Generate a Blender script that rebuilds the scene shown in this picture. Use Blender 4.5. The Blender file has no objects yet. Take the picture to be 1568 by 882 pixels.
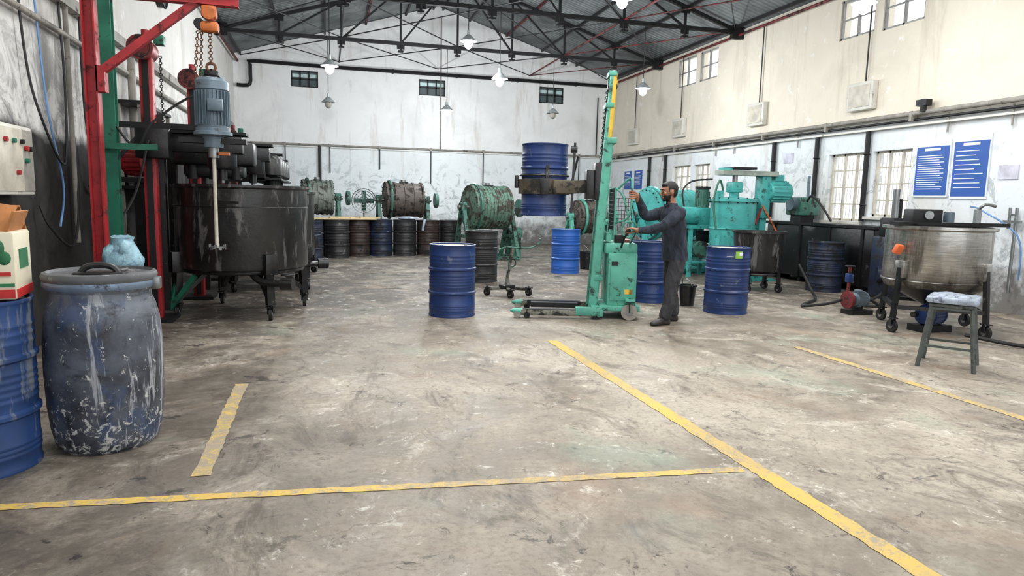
import bpy, bmesh, math, random
from mathutils import Vector, Matrix, Euler
random.seed(7)
ZOOM=None
V=Vector
S=bpy.context.scene
try:
    S.view_settings.view_transform='Standard'
except Exception: pass
# ------------------------------------------------------------------ materials
def lin(c):
    return tuple(((x/255)/12.92 if x/255<=.04045 else ((x/255+.055)/1.055)**2.4) for x in c)+(1,)
class NT:
    def __init__(s,name):
        s.m=bpy.data.materials.new(name); s.m.use_nodes=True; s.t=s.m.node_tree; s.t.nodes.clear()
        s.o=s.t.nodes.new('ShaderNodeOutputMaterial'); s.b=s.t.nodes.new('ShaderNodeBsdfPrincipled')
        s.t.links.new(s.b.outputs[0],s.o.inputs[0]); s.tc=s.t.nodes.new('ShaderNodeTexCoord')
    def n(s,k,**kw):
        x=s.t.nodes.new(k)
        for a,b in kw.items(): setattr(x,a,b)
        return x
    def l(s,a,b): s.t.links.new(a,b)
    def coord(s,scale=(1,1,1),kind='Object'):
        mp=s.n('ShaderNodeMapping'); mp.inputs['Scale'].default_value=scale; s.l(s.tc.outputs[kind],mp.inputs[0]); return mp.outputs[0]
    def noise(s,co,scale,detail=6,rough=.6,dist=0):
        x=s.n('ShaderNodeTexNoise'); x.inputs['Scale'].default_value=scale; x.inputs['Detail'].default_value=detail
        x.inputs['Roughness'].default_value=rough; x.inputs['Distortion'].default_value=dist; s.l(co,x.inputs['Vector']); return x.outputs['Fac']
    def ramp(s,f,a,b,va=0,vb=1):
        x=s.n('ShaderNodeMapRange'); x.inputs['From Min'].default_value=a; x.inputs['From Max'].default_value=b
        x.inputs['To Min'].default_value=va; x.inputs['To Max'].default_value=vb; s.l(f,x.inputs['Value']); return x.outputs[0]
    def mix(s,f,a,b):
        x=s.n('ShaderNodeMix',data_type='RGBA')
        if isinstance(f,(int,float)): x.inputs[0].default_value=f
        else: s.l(f,x.inputs[0])
        for i,c in ((6,a),(7,b)):
            if isinstance(c,tuple): x.inputs[i].default_value=c
            else: s.l(c,x.inputs[i])
        return x.outputs[2]
    def math(s,op,a,b=None):
        x=s.n('ShaderNodeMath',operation=op)
        for i,c in ((0,a),(1,b)):
            if c is None: continue
            if isinstance(c,(int,float)): x.inputs[i].default_value=c
            else: s.l(c,x.inputs[i])
        return x.outputs[0]
    def bump(s,f,st=.3,d=.01):
        x=s.n('ShaderNodeBump'); x.inputs['Strength'].default_value=st; x.inputs['Distance'].default_value=d
        s.l(f,x.inputs['Height']); s.l(x.outputs[0],s.b.inputs['Normal'])
    def sep(s,kind='Object'):
        x=s.n('ShaderNodeSeparateXYZ'); s.l(s.tc.outputs[kind],x.inputs[0]); return x.outputs
_mc={}
def mat(name,col,rough=.5,metal=0,var=.25,scale=5,stain=None,sscale=7,th=.58,streak=False,bump=.15,coat=0,emit=0):
    if name in _mc: return _mc[name]
    n=NT(name); c=lin(col); co=n.coord()
    dark=tuple(x*(1-var) for x in c[:3])+(1,); lite=tuple(min(1,x*(1+var*.6)) for x in c[:3])+(1,)
    f=n.noise(co,scale,5); out=n.mix(n.ramp(f,.35,.65),dark,lite)
    if stain:
        co2=n.coord((1,1,.22)) if streak else co
        g=n.noise(co2,sscale,8,.7,.3); k=n.ramp(g,th,th+.07)
        out=n.mix(k,out,lin(stain))
        n.l(n.ramp(k,0,1,rough,min(1,rough+.35)),n.b.inputs['Roughness'])
    else: n.b.inputs['Roughness'].default_value=rough
    n.l(out,n.b.inputs['Base Color']); n.b.inputs['Metallic'].default_value=metal
    if coat: n.b.inputs['Coat Weight'].default_value=coat
    if bump: n.bump(n.noise(co,scale*6,4),bump,.004)
    if emit: n.b.inputs['Emission Color'].default_value=c; n.b.inputs['Emission Strength'].default_value=emit
    _mc[name]=n.m; return n.m
blue=mat('drum_blue_paint',(32,54,104),.36,0,.25,3,(92,102,118),9,.61)
blueB=mat('drum_bright_blue',(40,90,172),.4,0,.15,3,(120,150,190),9,.66)
bluedark=mat('drum_dark_blue',(28,38,60),.4,0,.3,4,(12,14,18),5,.5)
bluefg=mat('drum_worn_blue',(38,66,116),.42,0,.3,4,(104,112,122),7,.56,True)
blackdrum=mat('drum_black',(38,38,40),.4,0,.4,4,(110,108,102),7,.6)
brown=mat('drum_brown',(52,40,36),.45,0,.3,4,(20,18,18),6,.5)
blk=mat('black_sludge_paint',(26,26,28),.33,.0,.4,4,(96,93,88),8,.62,bump=.5)
blkm=mat('black_iron',(28,28,30),.5,.3,.3,6)
tankm=mat('tank_black_gloss',(34,33,33),.32,0,.4,3,(92,90,88),6,.54,True,bump=.8,coat=.1)
red=mat('red_paint',(160,36,42),.5,0,.3,4,(84,26,28),7,.56)
redd=mat('red_paint_dirty',(108,30,32),.55,0,.3,5,(34,26,26),6,.5)
grn=mat('green_paint_dark',(34,108,86),.45,0,.25,4,(30,50,45),6,.58)
teal=mat('teal_paint',(84,164,144),.45,0,.2,4,(44,66,58),6,.56)
tealb=mat('teal_bright',(70,164,160),.4,0,.2,4,(44,78,76),6,.56)
tealdirty=mat('teal_dirty',(68,118,104),.5,0,.3,5,(40,42,38),5,.5)
gdirty=mat('greygreen_dirty',(124,132,124),.5,0,.3,5,(60,60,54),5,.5)
legm=mat('fork_leg_dirty',(128,128,116),.5,0,.3,6,(44,42,38),6,.46)
bdirty=mat('browngrey_dirty',(92,82,76),.55,0,.35,5,(38,34,32),5,.5)
yel=mat('yellow_paint',(206,172,56),.5,0,.2,5,(110,96,54),8,.58)
steel=mat('steel_dull',(150,152,152),.35,.9,.2,8)
motorb=mat('motor_bluegrey',(104,120,132),.4,.2,.2,5,(50,54,58),6,.58)
orange=mat('orange_paint',(184,98,42),.5,0,.3,6,(90,50,30),7,.55)
rubber=mat('rubber_black',(20,20,21),.6)
greyw=mat('caster_grey',(150,146,138),.6,stain=(70,68,64))
white=mat('white_paint_metal',(212,210,202),.45,0,.08,3,(150,140,120),5,.6)
cream=mat('cream_bars',(196,190,176),.5)
upbar=mat('window_bar_grey',(150,150,146),.5)
pglass=mat('pane_grey',(92,104,106),.2,0,.2,2)
wood=mat('wood_plank',(200,182,142),.7,0,.2,6,(120,100,70),8,.6)
bagm=mat('bag_lightblue',(150,190,206),.3,0,.25,14,(110,140,160),12,.55,bump=.9)
poly=mat('plastic_wrap',(160,172,188),.25,0,.3,14,(96,104,124),16,.52,bump=1)
orangebag=mat('orange_bag',(232,112,62),.5)
pblue=mat('poster_blue',(34,84,164),.5,0,.06,2,bump=0)
pwhite=mat('poster_white',(225,232,240),.5,0,.05,2,bump=0)
cable=mat('cable_dark',(36,36,38),.6)
cableb=mat('cable_blue',(100,140,190),.6)
bulb=mat('bulb_glow',(250,252,255),.5,emit=18,bump=0,var=0)
galv=mat('lamp_reflector',(170,178,180),.4,.3,.1)
def ssmat():
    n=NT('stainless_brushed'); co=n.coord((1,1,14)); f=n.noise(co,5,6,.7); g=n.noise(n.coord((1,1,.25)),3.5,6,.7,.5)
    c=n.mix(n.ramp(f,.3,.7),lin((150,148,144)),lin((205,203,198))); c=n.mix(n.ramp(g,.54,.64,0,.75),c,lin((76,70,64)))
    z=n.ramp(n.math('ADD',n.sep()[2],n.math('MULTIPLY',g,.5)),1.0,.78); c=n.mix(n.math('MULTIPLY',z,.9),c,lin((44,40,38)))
    n.l(c,n.b.inputs['Base Color']); n.b.inputs['Metallic'].default_value=.9; n.l(n.ramp(g,.4,.65,.2,.45),n.b.inputs['Roughness']); n.bump(f,.1,.002); return n.m
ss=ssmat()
def barrelmat():
    n=NT('barrel_plastic_spattered'); co=n.coord(); X=n.sep()
    a=n.noise(co,4,6,.6); c=n.mix(n.ramp(a,.35,.65),lin((40,43,52)),lin((92,98,110)))
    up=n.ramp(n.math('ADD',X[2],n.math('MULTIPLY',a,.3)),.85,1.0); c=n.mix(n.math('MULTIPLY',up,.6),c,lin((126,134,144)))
    bl=n.noise(n.coord((1,1,.5)),5,6,.6); c=n.mix(n.ramp(bl,.56,.62,0,.6),c,lin((50,72,112)))
    d=n.noise(co,3,6,.7,1); c=n.mix(n.ramp(d,.52,.62,0,.85),c,lin((30,30,34)))
    st=n.noise(n.coord((1,1,.1)),11,6,.7,.3); c=n.mix(n.ramp(st,.585,.63,0,.85),c,lin((170,174,180)))
    sp=n.noise(co,21,8,.75,.6); low=n.ramp(X[2],.5,.05,.0,.09); k=n.ramp(n.math('ADD',sp,low),.615,.65); c=n.mix(n.math('MULTIPLY',k,.95),c,lin((204,204,202)))
    n.l(c,n.b.inputs['Base Color']); n.b.inputs['Roughness'].default_value=.5; n.bump(sp,.4,.004); return n.m
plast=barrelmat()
def clothmat(name,col,col2):
    n=NT(name); a=n.noise(n.coord((1,1,.6)),9,4,.55,1.2); b=n.noise(n.coord(),60,3,.6)
    n.l(n.mix(n.ramp(a,.35,.65),lin(col),lin(col2)),n.b.inputs['Base Color']); n.b.inputs['Roughness'].default_value=.9
    n.bump(n.math('ADD',a,n.math('MULTIPLY',b,.06)),.8,.02); return n.m
def floormat():
    n=NT('floor_concrete'); co=n.coord(); X=n.sep()
    a=n.noise(co,.55,8,.6,.4); b=n.noise(co,3.2,10,.72); c=n.noise(co,26,6,.75); d=n.noise(co,1.5,10,.75,1.0)
    col=n.mix(n.ramp(a,.42,.58),lin((122,112,98)),lin((172,162,147)))
    col=n.mix(n.ramp(b,.42,.64,0,.6),col,lin((184,175,160)))
    col=n.mix(n.ramp(c,.36,.52,.5,0),col,lin((96,88,79)))
    big=n.noise(co,.38,6,.6,.8); col=n.mix(n.ramp(big,.46,.60,0,.45),col,lin((122,112,100)))
    col=n.mix(n.ramp(d,.56,.62,0,.45),col,lin((204,197,184)))
    d2=n.noise(co,9,10,.8,.7); k0=n.math('MULTIPLY',n.ramp(d2,.57,.61),n.ramp(d,.48,.56)); col=n.mix(n.math('MULTIPLY',k0,.85),col,lin((220,215,206)))
    e=n.noise(n.coord((1.2,.6,1)),1.7,10,.78,1.5); col=n.mix(n.ramp(e,.52,.64,0,.8),col,lin((88,80,71)))
    e2=n.noise(co,5.5,10,.8,1.2); col=n.mix(n.math('MULTIPLY',n.ramp(e2,.585,.61),n.ramp(e,.44,.54,.2,.95)),col,lin((60,55,50)))
    gz=n.noise(co,.9,4,.5,.2); col=n.mix(n.ramp(gz,.58,.70,0,.4),col,lin((126,152,134)))
    rz=n.noise(n.coord((1,1,1)),1.05,5,.6,.6); col=n.mix(n.ramp(rz,.58,.70,0,.35),col,lin((150,116,92)))
    yy=n.ramp(X[1],6.5,9.5); h=n.noise(co,1.1,9,.75,.8); k=n.math('MULTIPLY',yy,n.ramp(h,.36,.54)); col=n.mix(n.math('MULTIPLY',k,.8),col,lin((70,64,58)))
    xx=n.ramp(X[0],.9,-1.0); k2=n.math('MULTIPLY',n.math('MULTIPLY',xx,n.ramp(h,.36,.54)),.75); col=n.mix(k2,col,lin((66,60,55)))
    fr=n.ramp(X[0],5.4,7.5); k4=n.math('MULTIPLY',n.math('MULTIPLY',fr,n.ramp(h,.42,.54)),.55); col=n.mix(k4,col,lin((76,70,64)))
    sp=n.noise(co,7,10,.78,.5); k3=n.math('MULTIPLY',n.ramp(sp,.58,.61),yy); col=n.mix(n.math('MULTIPLY',k3,.8),col,lin((206,206,202)))
    sb=n.noise(co,2.4,8,.7,.6); zone=n.math('MAXIMUM',yy,xx); k5=n.math('MULTIPLY',n.ramp(sb,.60,.625),zone); col=n.mix(n.math('MULTIPLY',k5,.85),col,lin((36,34,33)))
    v=n.n('ShaderNodeTexVoronoi',feature='DISTANCE_TO_EDGE'); v.inputs['Scale'].default_value=.55
    wv=n.n('ShaderNodeVectorMath',operation='ADD'); nn=n.n('ShaderNodeTexNoise'); nn.inputs['Scale'].default_value=2.5; nn.inputs['Detail'].default_value=8; n.l(co,nn.inputs['Vector'])
    sc=n.n('ShaderNodeVectorMath',operation='SCALE'); sc.inputs['Scale'].default_value=.9; n.l(nn.outputs['Color'],sc.inputs[0]); n.l(co,wv.inputs[0]); n.l(sc.outputs[0],wv.inputs[1]); n.l(wv.outputs[0],v.inputs['Vector'])
    ck=n.ramp(v.outputs['Distance'],.0,.006,.55,0); ck=n.math('MULTIPLY',ck,n.ramp(a,.49,.54)); col=n.mix(ck,col,lin((78,71,64)))
    n.l(col,n.b.inputs['Base Color']); n.l(n.ramp(b,.35,.65,.38,.75),n.b.inputs['Roughness'])
    n.bump(n.math('ADD',n.math('MULTIPLY',b,.6),n.math('MULTIPLY',c,.4)),.35,.012); return n.m
def linemat(name,cut):
    n=NT(name); co=n.coord(); b=n.noise(co,7,10,.82,.8); c=n.noise(co,50,5,.8); e=n.noise(co,1.3,3,.5)
    f=n.math('ADD',n.math('ADD',n.math('MULTIPLY',b,.6),n.math('MULTIPLY',c,.3)),n.math('MULTIPLY',e,.12))
    col=n.mix(n.ramp(f,cut,cut+.07),n.mix(n.ramp(e,.4,.6),lin((212,178,84)),lin((194,166,100))),lin((156,145,126)))
    n.l(col,n.b.inputs['Base Color']); n.b.inputs['Roughness'].default_value=.6; return n.m
def wallmat(name,top,low,zsplit,black=None,bz=1.85):
    n=NT(name); co=n.coord(); X=n.sep()
    a=n.noise(co,.7,8,.65,.4); b=n.noise(co,3,9,.7); s=n.noise(n.coord((1.5,1.5,.18)),1.6,8,.7,.4)
    col=n.mix(n.ramp(X[2],zsplit-.05,zsplit+.05),lin(low),lin(top))
    col=n.mix(n.ramp(a,.45,.7,0,.55),col,lin(tuple(x*.88 for x in top)))
    col=n.mix(n.ramp(s,.54,.70,0,.6),col,lin((186,176,160)))
    col=n.mix(n.ramp(b,.6,.66,0,.5),col,lin((244,245,246)))
    mott=n.noise(co,2.3,10,.75,1.4); k=n.math('MULTIPLY',n.ramp(mott,.54,.57),n.ramp(X[2],2.8,1.9)); col=n.mix(n.math('MULTIPLY',k,.6),col,lin((146,158,162)))
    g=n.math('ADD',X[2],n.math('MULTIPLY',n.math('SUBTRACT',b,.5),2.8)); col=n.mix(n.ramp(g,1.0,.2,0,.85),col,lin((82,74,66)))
    if black:
        h=n.math('ADD',X[2],n.math('MULTIPLY',n.math('SUBTRACT',a,.5),.6)); dk=n.mix(n.ramp(b,.35,.65),lin((24,23,24)),lin((52,50,49)))
        q=n.math('MULTIPLY',n.ramp(X[2],3.8,1.8),n.ramp(mott,.46,.56)); col=n.mix(n.math('MULTIPLY',q,.65),col,lin((64,62,62)))
        col=n.mix(n.ramp(h,bz+.05,bz-.05),col,dk)
    n.l(col,n.b.inputs['Base Color']); n.b.inputs['Roughness'].default_value=.8; n.bump(n.math('ADD',a,n.math('MULTIPLY',b,.5)),.35,.03); return n.m
def roofmat():
    n=NT('roof_sheet_grey'); co=n.coord(); w=n.n('ShaderNodeTexWave',wave_type='BANDS',bands_direction='Y'); w.inputs['Scale'].default_value=2.2; n.l(co,w.inputs['Vector'])
    a=n.noise(co,.8,8,.7,.3); col=n.mix(n.ramp(a,.38,.62),lin((84,88,90)),lin((140,146,148))); col=n.mix(n.ramp(w.outputs['Fac'],0,1,.35,0),col,lin((60,62,64)))
    n.l(col,n.b.inputs['Base Color']); n.b.inputs['Roughness'].default_value=.7; n.bump(w.outputs['Fac'],.6,.05); return n.m
conc=floormat(); rw=wallmat('wall_plaster_right',(228,220,204),(224,230,234),2.95); bw=wallmat('wall_plaster_back',(246,247,247),(234,241,244),2.95); lw=wallmat('wall_plaster_left',(222,220,216),(214,214,212),3,True,2.0); roofm=roofmat()
# ------------------------------------------------------------------ builder
class Bd:
    def __init__(s,name,loc=(0,0,0),rz=0):
        s.name=name; s.v=[]; s.f=[]; s.mi=[]; s.mats=[]; s.loc=loc; s.rz=rz
    def add(s,vs,fs,m,T=None):
        if m not in s.mats: s.mats.append(m)
        k=s.mats.index(m); o=len(s.v)
        s.v+= [tuple(T@V(p)) if T is not None else tuple(p) for p in vs]
        s.f+= [tuple(i+o for i in q) for q in fs]; s.mi+=[k]*len(fs); return s
    def lathe(s,prof,m,T=None,seg=32,sx=1,sy=1):
        vs=[];rings=[]
        for r,z in prof:
            if r<=1e-6: rings.append([len(vs)]); vs.append((0,0,z))
            else:
                rings.append(list(range(len(vs),len(vs)+seg)))
                vs+=[(r*sx*math.cos(2*math.pi*i/seg),r*sy*math.sin(2*math.pi*i/seg),z) for i in range(seg)]
        fs=[]
        for a,b in zip(rings,rings[1:]):
            if len(a)==1 and len(b)==1: continue
            for i in range(seg):
                j=(i+1)%seg
                if len(a)==1: fs.append((a[0],b[i],b[j]))
                elif len(b)==1: fs.append((a[i],a[j],b[0]))
                else: fs.append((a[i],a[j],b[j],b[i]))
        return s.add(vs,fs,m,T)
    def cyl(s,p0,p1,r,m,r2=None,seg=14):
        p0=V(p0);p1=V(p1); L=(p1-p0).length
        return s.lathe([(0,0),(r,0),(r if r2 is None else r2,L),(0,L)],m,align(p0,p1),seg)
    def box(s,c,sz,m,rot=(0,0,0),bev=0):
        T=Matrix.Translation(c)@Euler([math.radians(a) for a in rot]).to_matrix().to_4x4()
        x,y,z=[a/2 for a in sz]
        if bev<=0:
            vs=[(i*x,j*y,k*z) for i in(-1,1) for j in(-1,1) for k in(-1,1)]
            return s.add(vs,[(0,1,3,2),(4,6,7,5),(0,4,5,1),(2,3,7,6),(0,2,6,4),(1,5,7,3)],m,T)
        bm=bmesh.new(); bmesh.ops.create_cube(bm,size=1)
        for q in bm.verts: q.co=V((q.co.x*sz[0],q.co.y*sz[1],q.co.z*sz[2]))
        bmesh.ops.bevel(bm,geom=bm.edges[:],offset=bev,segments=2,affect='EDGES',profile=.5)
        bm.verts.index_update(); vs=[q.co[:] for q in bm.verts]; fs=[tuple(q.index for q in f.verts) for f in bm.faces]; bm.free()
        return s.add(vs,fs,m,T)
    def bar(s,p0,p1,w,h,m):
        p0=V(p0);p1=V(p1);L=(p1-p0).length; T=align(p0,p1)
        x=w/2;y=h/2; vs=[(i*x,j*y,k) for i in(-1,1) for j in(-1,1) for k in(0,L)]
        return s.add(vs,[(0,1,3,2),(4,6,7,5),(0,4,5,1),(2,3,7,6),(0,2,6,4),(1,5,7,3)],m,T)
    def tube(s,pts,r,m,seg=8,sm=4,rs=None):
        P=[V(p) for p in pts]; R=rs or [r]*len(P)
        if sm>1 and len(P)>2:
            Q=[];RR=[]
            for i in range(len(P)-1):
                a=P[max(i-1,0)];b=P[i];c=P[i+1];d=P[min(i+2,len(P)-1)]
                for k in range(sm):
                    t=k/sm; Q.append(.5*((2*b)+(c-a)*t+(2*a-5*b+4*c-d)*t*t+(3*b-a-3*c+d)*t**3)); RR.append(R[i]*(1-t)+R[i+1]*t)
            Q.append(P[-1]);RR.append(R[-1]);P=Q;R=RR
        vs=[];fs=[];nr=None
        for i,p in enumerate(P):
            t=(P[min(i+1,len(P)-1)]-P[max(i-1,0)]).normalized()
            if nr is None: nr=t.orthogonal().normalized()
            nr=(nr-t*nr.dot(t)).normalized(); bn=t.cross(nr)
            vs+=[p+(nr*math.cos(2*math.pi*k/seg)+bn*math.sin(2*math.pi*k/seg))*R[i] for k in range(seg)]
        for i in range(len(P)-1):
            for k in range(seg):
                j=(k+1)%seg; fs.append((i*seg+k,i*seg+j,(i+1)*seg+j,(i+1)*seg+k))
        fs.append(tuple(range(seg))); fs.append(tuple(range(len(vs)-seg,len(vs)))); return s.add(vs,fs,m)
    def torus(s,c,R,r,m,ax=(0,0,1),seg=28,s2=8,a0=0,a1=2*math.pi):
        T=align(V(c),V(c)+V(ax)); full=abs(a1-a0-2*math.pi)<1e-4; n=seg if full else seg+1
        vs=[];fs=[]
        for i in range(n):
            a=a0+(a1-a0)*i/seg
            for k in range(s2):
                b=2*math.pi*k/s2; vs.append(((R+r*math.cos(b))*math.cos(a),(R+r*math.cos(b))*math.sin(a),r*math.sin(b)))
        for i in range(seg):
            i2=(i+1)%n
            for k in range(s2): j=(k+1)%s2; fs.append((i*s2+k,i*s2+j,i2*s2+j,i2*s2+k))
        return s.add(vs,fs,m,T)
    def ball(s,c,r,m,seg=16,n=10,rot=None):
        if isinstance(r,(int,float)): r=(r,r,r)
        T=Matrix.Translation(c)
        if rot: T=T@Euler([math.radians(a) for a in rot]).to_matrix().to_4x4()
        T=T@Matrix.Diagonal((r[0],r[1],r[2],1))
        return s.lathe([(math.sin(math.pi*i/n) if 0<i<n else 0,-math.cos(math.pi*i/n)) for i in range(n+1)],m,T,seg)
    def loft(s,rings,m,seg=20):
        vs=[];fs=[]
        for c,u,v in rings:
            c=V(c);u=V(u);v=V(v); vs+=[c+u*math.cos(2*math.pi*k/seg)+v*math.sin(2*math.pi*k/seg) for k in range(seg)]
        for i in range(len(rings)-1):
            for k in range(seg): j=(k+1)%seg; fs.append((i*seg+k,i*seg+j,(i+1)*seg+j,(i+1)*seg+k))
        fs.append(tuple(range(seg))); fs.append(tuple(range(len(vs)-seg,len(vs)))); return s.add(vs,fs,m)
    def caster(s,c,r,m=None,ax=(1,.3,0),w=.04):
        m=m or rubber; c=V(c); ax=V(ax).normalized(); a=c+V((0,0,r))
        s.cyl(a-ax*w/2,a+ax*w/2,r,m,seg=18); s.cyl(a-ax*(w/2+.004),a+ax*(w/2+.004),r*.45,steel,seg=12)
        for k in(-1,1): s.bar(a+ax*k*(w/2+.01),a+ax*k*(w/2+.01)+V((0,0,r*1.25)),.008,r*.7,blkm)
        s.box((a.x,a.y,a.z+r*1.28),(w+.05,w+.05,.012),blkm); s.cyl(a+V((0,0,r*1.25)),a+V((0,0,r*1.7)),.015,blkm); return s
    def done(s,smooth=True,ang=38,jit=0):
        if jit: s.v=[(x+random.uniform(-jit,jit),y+random.uniform(-jit,jit),z+random.uniform(-jit,jit)) for x,y,z in s.v]
        me=bpy.data.meshes.new(s.name); me.from_pydata(s.v,[],s.f)
        for m in s.mats: me.materials.append(m)
        me.polygons.foreach_set('material_index',s.mi); me.update()
        bm=bmesh.new(); bm.from_mesh(me); bmesh.ops.recalc_face_normals(bm,faces=bm.faces[:]); bm.to_mesh(me); bm.free()
        if smooth:
            me.polygons.foreach_set('use_smooth',[True]*len(me.polygons)); me.set_sharp_from_angle(angle=math.radians(ang))
        o=bpy.data.objects.new(s.name,me); bpy.context.collection.objects.link(o); o.location=s.loc; o.rotation_euler=(0,0,math.radians(s.rz)); return o
def align(p0,p1):
    z=(V(p1)-V(p0)).normalized()
    x=V((0,0,1)).cross(z)
    if x.length<1e-4: x=V((1,0,0))
    x.normalize(); y=z.cross(x)
    M=Matrix((x,y,z)).transposed().to_4x4(); M.translation=V(p0); return M
# ------------------------------------------------------------------ room
XL,XR,YB,YF=-2.6,9.4,22.0,-4.0; EZ=5.5; RZ=7.35; RX=3.4
Bd('floor').box(((XL+XR)/2,(YB+YF)/2,-.1),(XR-XL+.6,YB-YF+.6,.2),conc).done(False)
def wall(name,ax,pos,th,a0,a1,z0,z1,holes,m,extra=None):
    b=Bd(name); A=sorted({a0,a1,*[h[0] for h in holes],*[h[1] for h in holes]}); Z=sorted({z0,z1,*[h[2] for h in holes],*[h[3] for h in holes]})
    for i in range(len(A)-1):
        for j in range(len(Z)-1):
            ca=(A[i]+A[i+1])/2;cz=(Z[j]+Z[j+1])/2
            if any(h[0]<ca<h[1] and h[2]<cz<h[3] for h in holes): continue
            da=A[i+1]-A[i];dz=Z[j+1]-Z[j]
            if ax=='x': b.box((pos,ca,cz),(th,da,dz),m)
            else: b.box((ca,pos,cz),(da,th,dz),m)
    if extra: extra(b)
    return b.done(False)
rwin=[(10.44,11.39,1.2,2.45),(9.42,10.28,1.3,2.45),(16.66,17.65,1.3,2.48),(15.7,16.5,1.4,2.48),(4.3,5.2,1.2,2.45),(3.3,4.2,1.2,2.45)]
uwin=[(10.51,11.37,4.56,5.28),(9.44,10.32,4.52,5.28),(16.64,17.6,4.6,5.34),(15.6,16.45,4.6,5.34),(4.3,5.2,4.55,5.28),(3.3,4.2,4.55,5.28)]
wall('wall_right','x',XR+.12,.24,YF,YB+.24,0,EZ,rwin+uwin,rw)
bwin=[(-1.0,-.22,4.66,5.14),(2.82,3.65,4.64,5.13),(6.76,7.6,4.63,5.15)]
def gab(b):
    y0,y1=YB,YB+.24; p=[(XL,EZ),(XR,EZ),(RX,RZ)]
    b.add([(x,y0,z) for x,z in p]+[(x,y1,z) for x,z in p],[(0,1,2),(3,5,4),(0,3,4,1),(1,4,5,2),(2,5,3,0)],bw)
wall('wall_back','y',YB+.12,.24,XL,XR,0,EZ,bwin,bw,gab)
wall('wall_left','x',XL-.12,.24,YF,YB+.24,0,EZ,[],lw)
for nm,x1 in (('ceiling',XL-.3),('ceiling.001',XR+.3)):
    b=Bd(nm); sl=(RZ-EZ)/(RX-XL); z1=RZ-sl*abs(x1-RX)+.03
    b.add([(RX,YF,RZ+.03),(x1,YF,z1),(x1,YB+.3,z1),(RX,YB+.3,RZ+.03),(RX,YF,RZ+.09),(x1,YF,z1+.06),(x1,YB+.3,z1+.06),(RX,YB+.3,RZ+.09)],[(0,1,2,3),(4,5,6,7),(0,1,5,4),(1,2,6,5),(2,3,7,6),(3,0,4,7)],roofm); b.done(False)
k=0
for (a0,a1,z0,z1) in rwin+uwin:
    k+=1; b=Bd('window_%d'%k); up=z0>4; x=XR+(.05 if up else .12); cm=upbar if up else cream
    for z in(z0+.02,z1-.02): b.box((x,(a0+a1)/2,z),(.05,a1-a0,.04),cm)
    nv=2 if up else 3
    for i in range(nv+1):
        y=a0+.02+(a1-a0-.04)*i/nv; b.box((x,y,(z0+z1)/2),(.05,.035,z1-z0),cm)
    nh=2 if up else 4
    for i in range(1,nh): b.box((x,(a0+a1)/2,z0+(z1-z0)*i/nh),(.03,a1-a0,.025),cm)
    if not up:
        for i in range(1,10): y=a0+(a1-a0)*i/10; b.cyl((x-.05,y,z0),(x-.05,y,z1),.005,cream,seg=6)
        b.box((XR-.03,(a0+a1)/2,z0-.03),(.1,a1-a0+.1,.05),white)
    b.done()
for (a0,a1,z0,z1) in bwin:
    k+=1; b=Bd('window_%d'%k); y=YB+.08
    b.box(((a0+a1)/2,y+.03,(z0+z1)/2),(a1-a0,.02,z1-z0),pglass)
    b.box((a0+(a1-a0)*.5,y+.015,z0+(z1-z0)*.72),((a1-a0)*.9,.015,(z1-z0)*.2),mat('pane_light',(200,225,225),.3))
    for i in range(4): b.box((a0+.015+(a1-a0-.03)*i/3,y,(z0+z1)/2),(.04,.05,z1-z0),blkm)
    for z in(z0+.015,(z0+z1)/2,z1-.015): b.box(((a0+a1)/2,y,z),(a1-a0,.05,.035),blkm)
    b.done()
tr=mat('truss_black',(30,30,32),.5,.2)
sl=(RZ-EZ)/(RX-XL)
def roofz(x): return RZ-sl*abs(x-RX)
for Y in(2.6,6.6,10.6,14.6,18.6):
    b=Bd('roof_truss'); c=5.42
    for d in(-.03,.03): b.bar((XL,Y+d,c),(XR,Y+d,c),.02,.085,tr)
    for x in(XL,XR): b.bar((x,Y,roofz(x)-.1),(RX,Y,RZ-.1),.08,.08,tr)
    xs=[XL+(XR-XL)*i/8 for i in range(9)]
    for i,x in enumerate(xs):
        if 0<i<8:
            b.bar((x,Y,c),(x,Y,roofz(x)-.1),.05,.05,tr); b.box((x,Y,c-.06),(.2,.015,.16),tr); b.box((x,Y,roofz(x)-.16),(.22,.015,.14),tr)
            b.cyl((x,Y,c-.22),(x,Y,c),.025,tr); b.box((x,Y,c-.2),(.14,.12,.04),tr)
    for i in range(1,4): b.bar((xs[i],Y,c),(xs[i+1],Y,roofz(xs[i+1])-.1),.045,.045,tr); b.bar((xs[8-i],Y,c),(xs[7-i],Y,roofz(xs[7-i])-.1),.045,.045,tr)
    b.box((XL+.15,Y,c),(.3,.12,.3),tr); b.box((XR-.15,Y,c),(.3,.12,.3),tr)
    b.done(False)
for i,x in enumerate([-2.4,-1.2,0,1.2,2.4,3.25,3.55,4.4,5.6,6.8,8,9.2]):
    m=redd if i in(3,8) else tr
    b=Bd('roof_purlin'); b.bar((x,YF,roofz(x)-.035),(x,YB,roofz(x)-.035),.05,.07,m); b.done(False)
Bd('eave_rail').cyl((XR-.12,YF,5.36),(XR-.12,YB,5.36),.03,redd).done()
Bd('eave_rail').cyl((XL+.12,YF,5.3),(XL+.12,YB,5.3),.035,redd).done()
b=Bd('roof_tie_rod')
for x in(.4,6.4): b.cyl((x,YF,5.46),(x,YB,5.46),.022,redd if x>1 else tr)
b.done()
b=Bd('roof_cross_bracing')
for Y in(10.6,14.6,18.6):
    Y2=min(Y+4,YB-.05)
    for x0,x1 in((-2.4,.4),(.4,3.4),(3.4,6.4),(6.4,9.2)): b.cyl((x0,Y,5.46),(x1,Y2,5.46),.014,tr,seg=6); b.cyl((x1,Y,5.46),(x0,Y2,5.46),.014,redd if x0>6 else tr,seg=6)
b.done()
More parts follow.
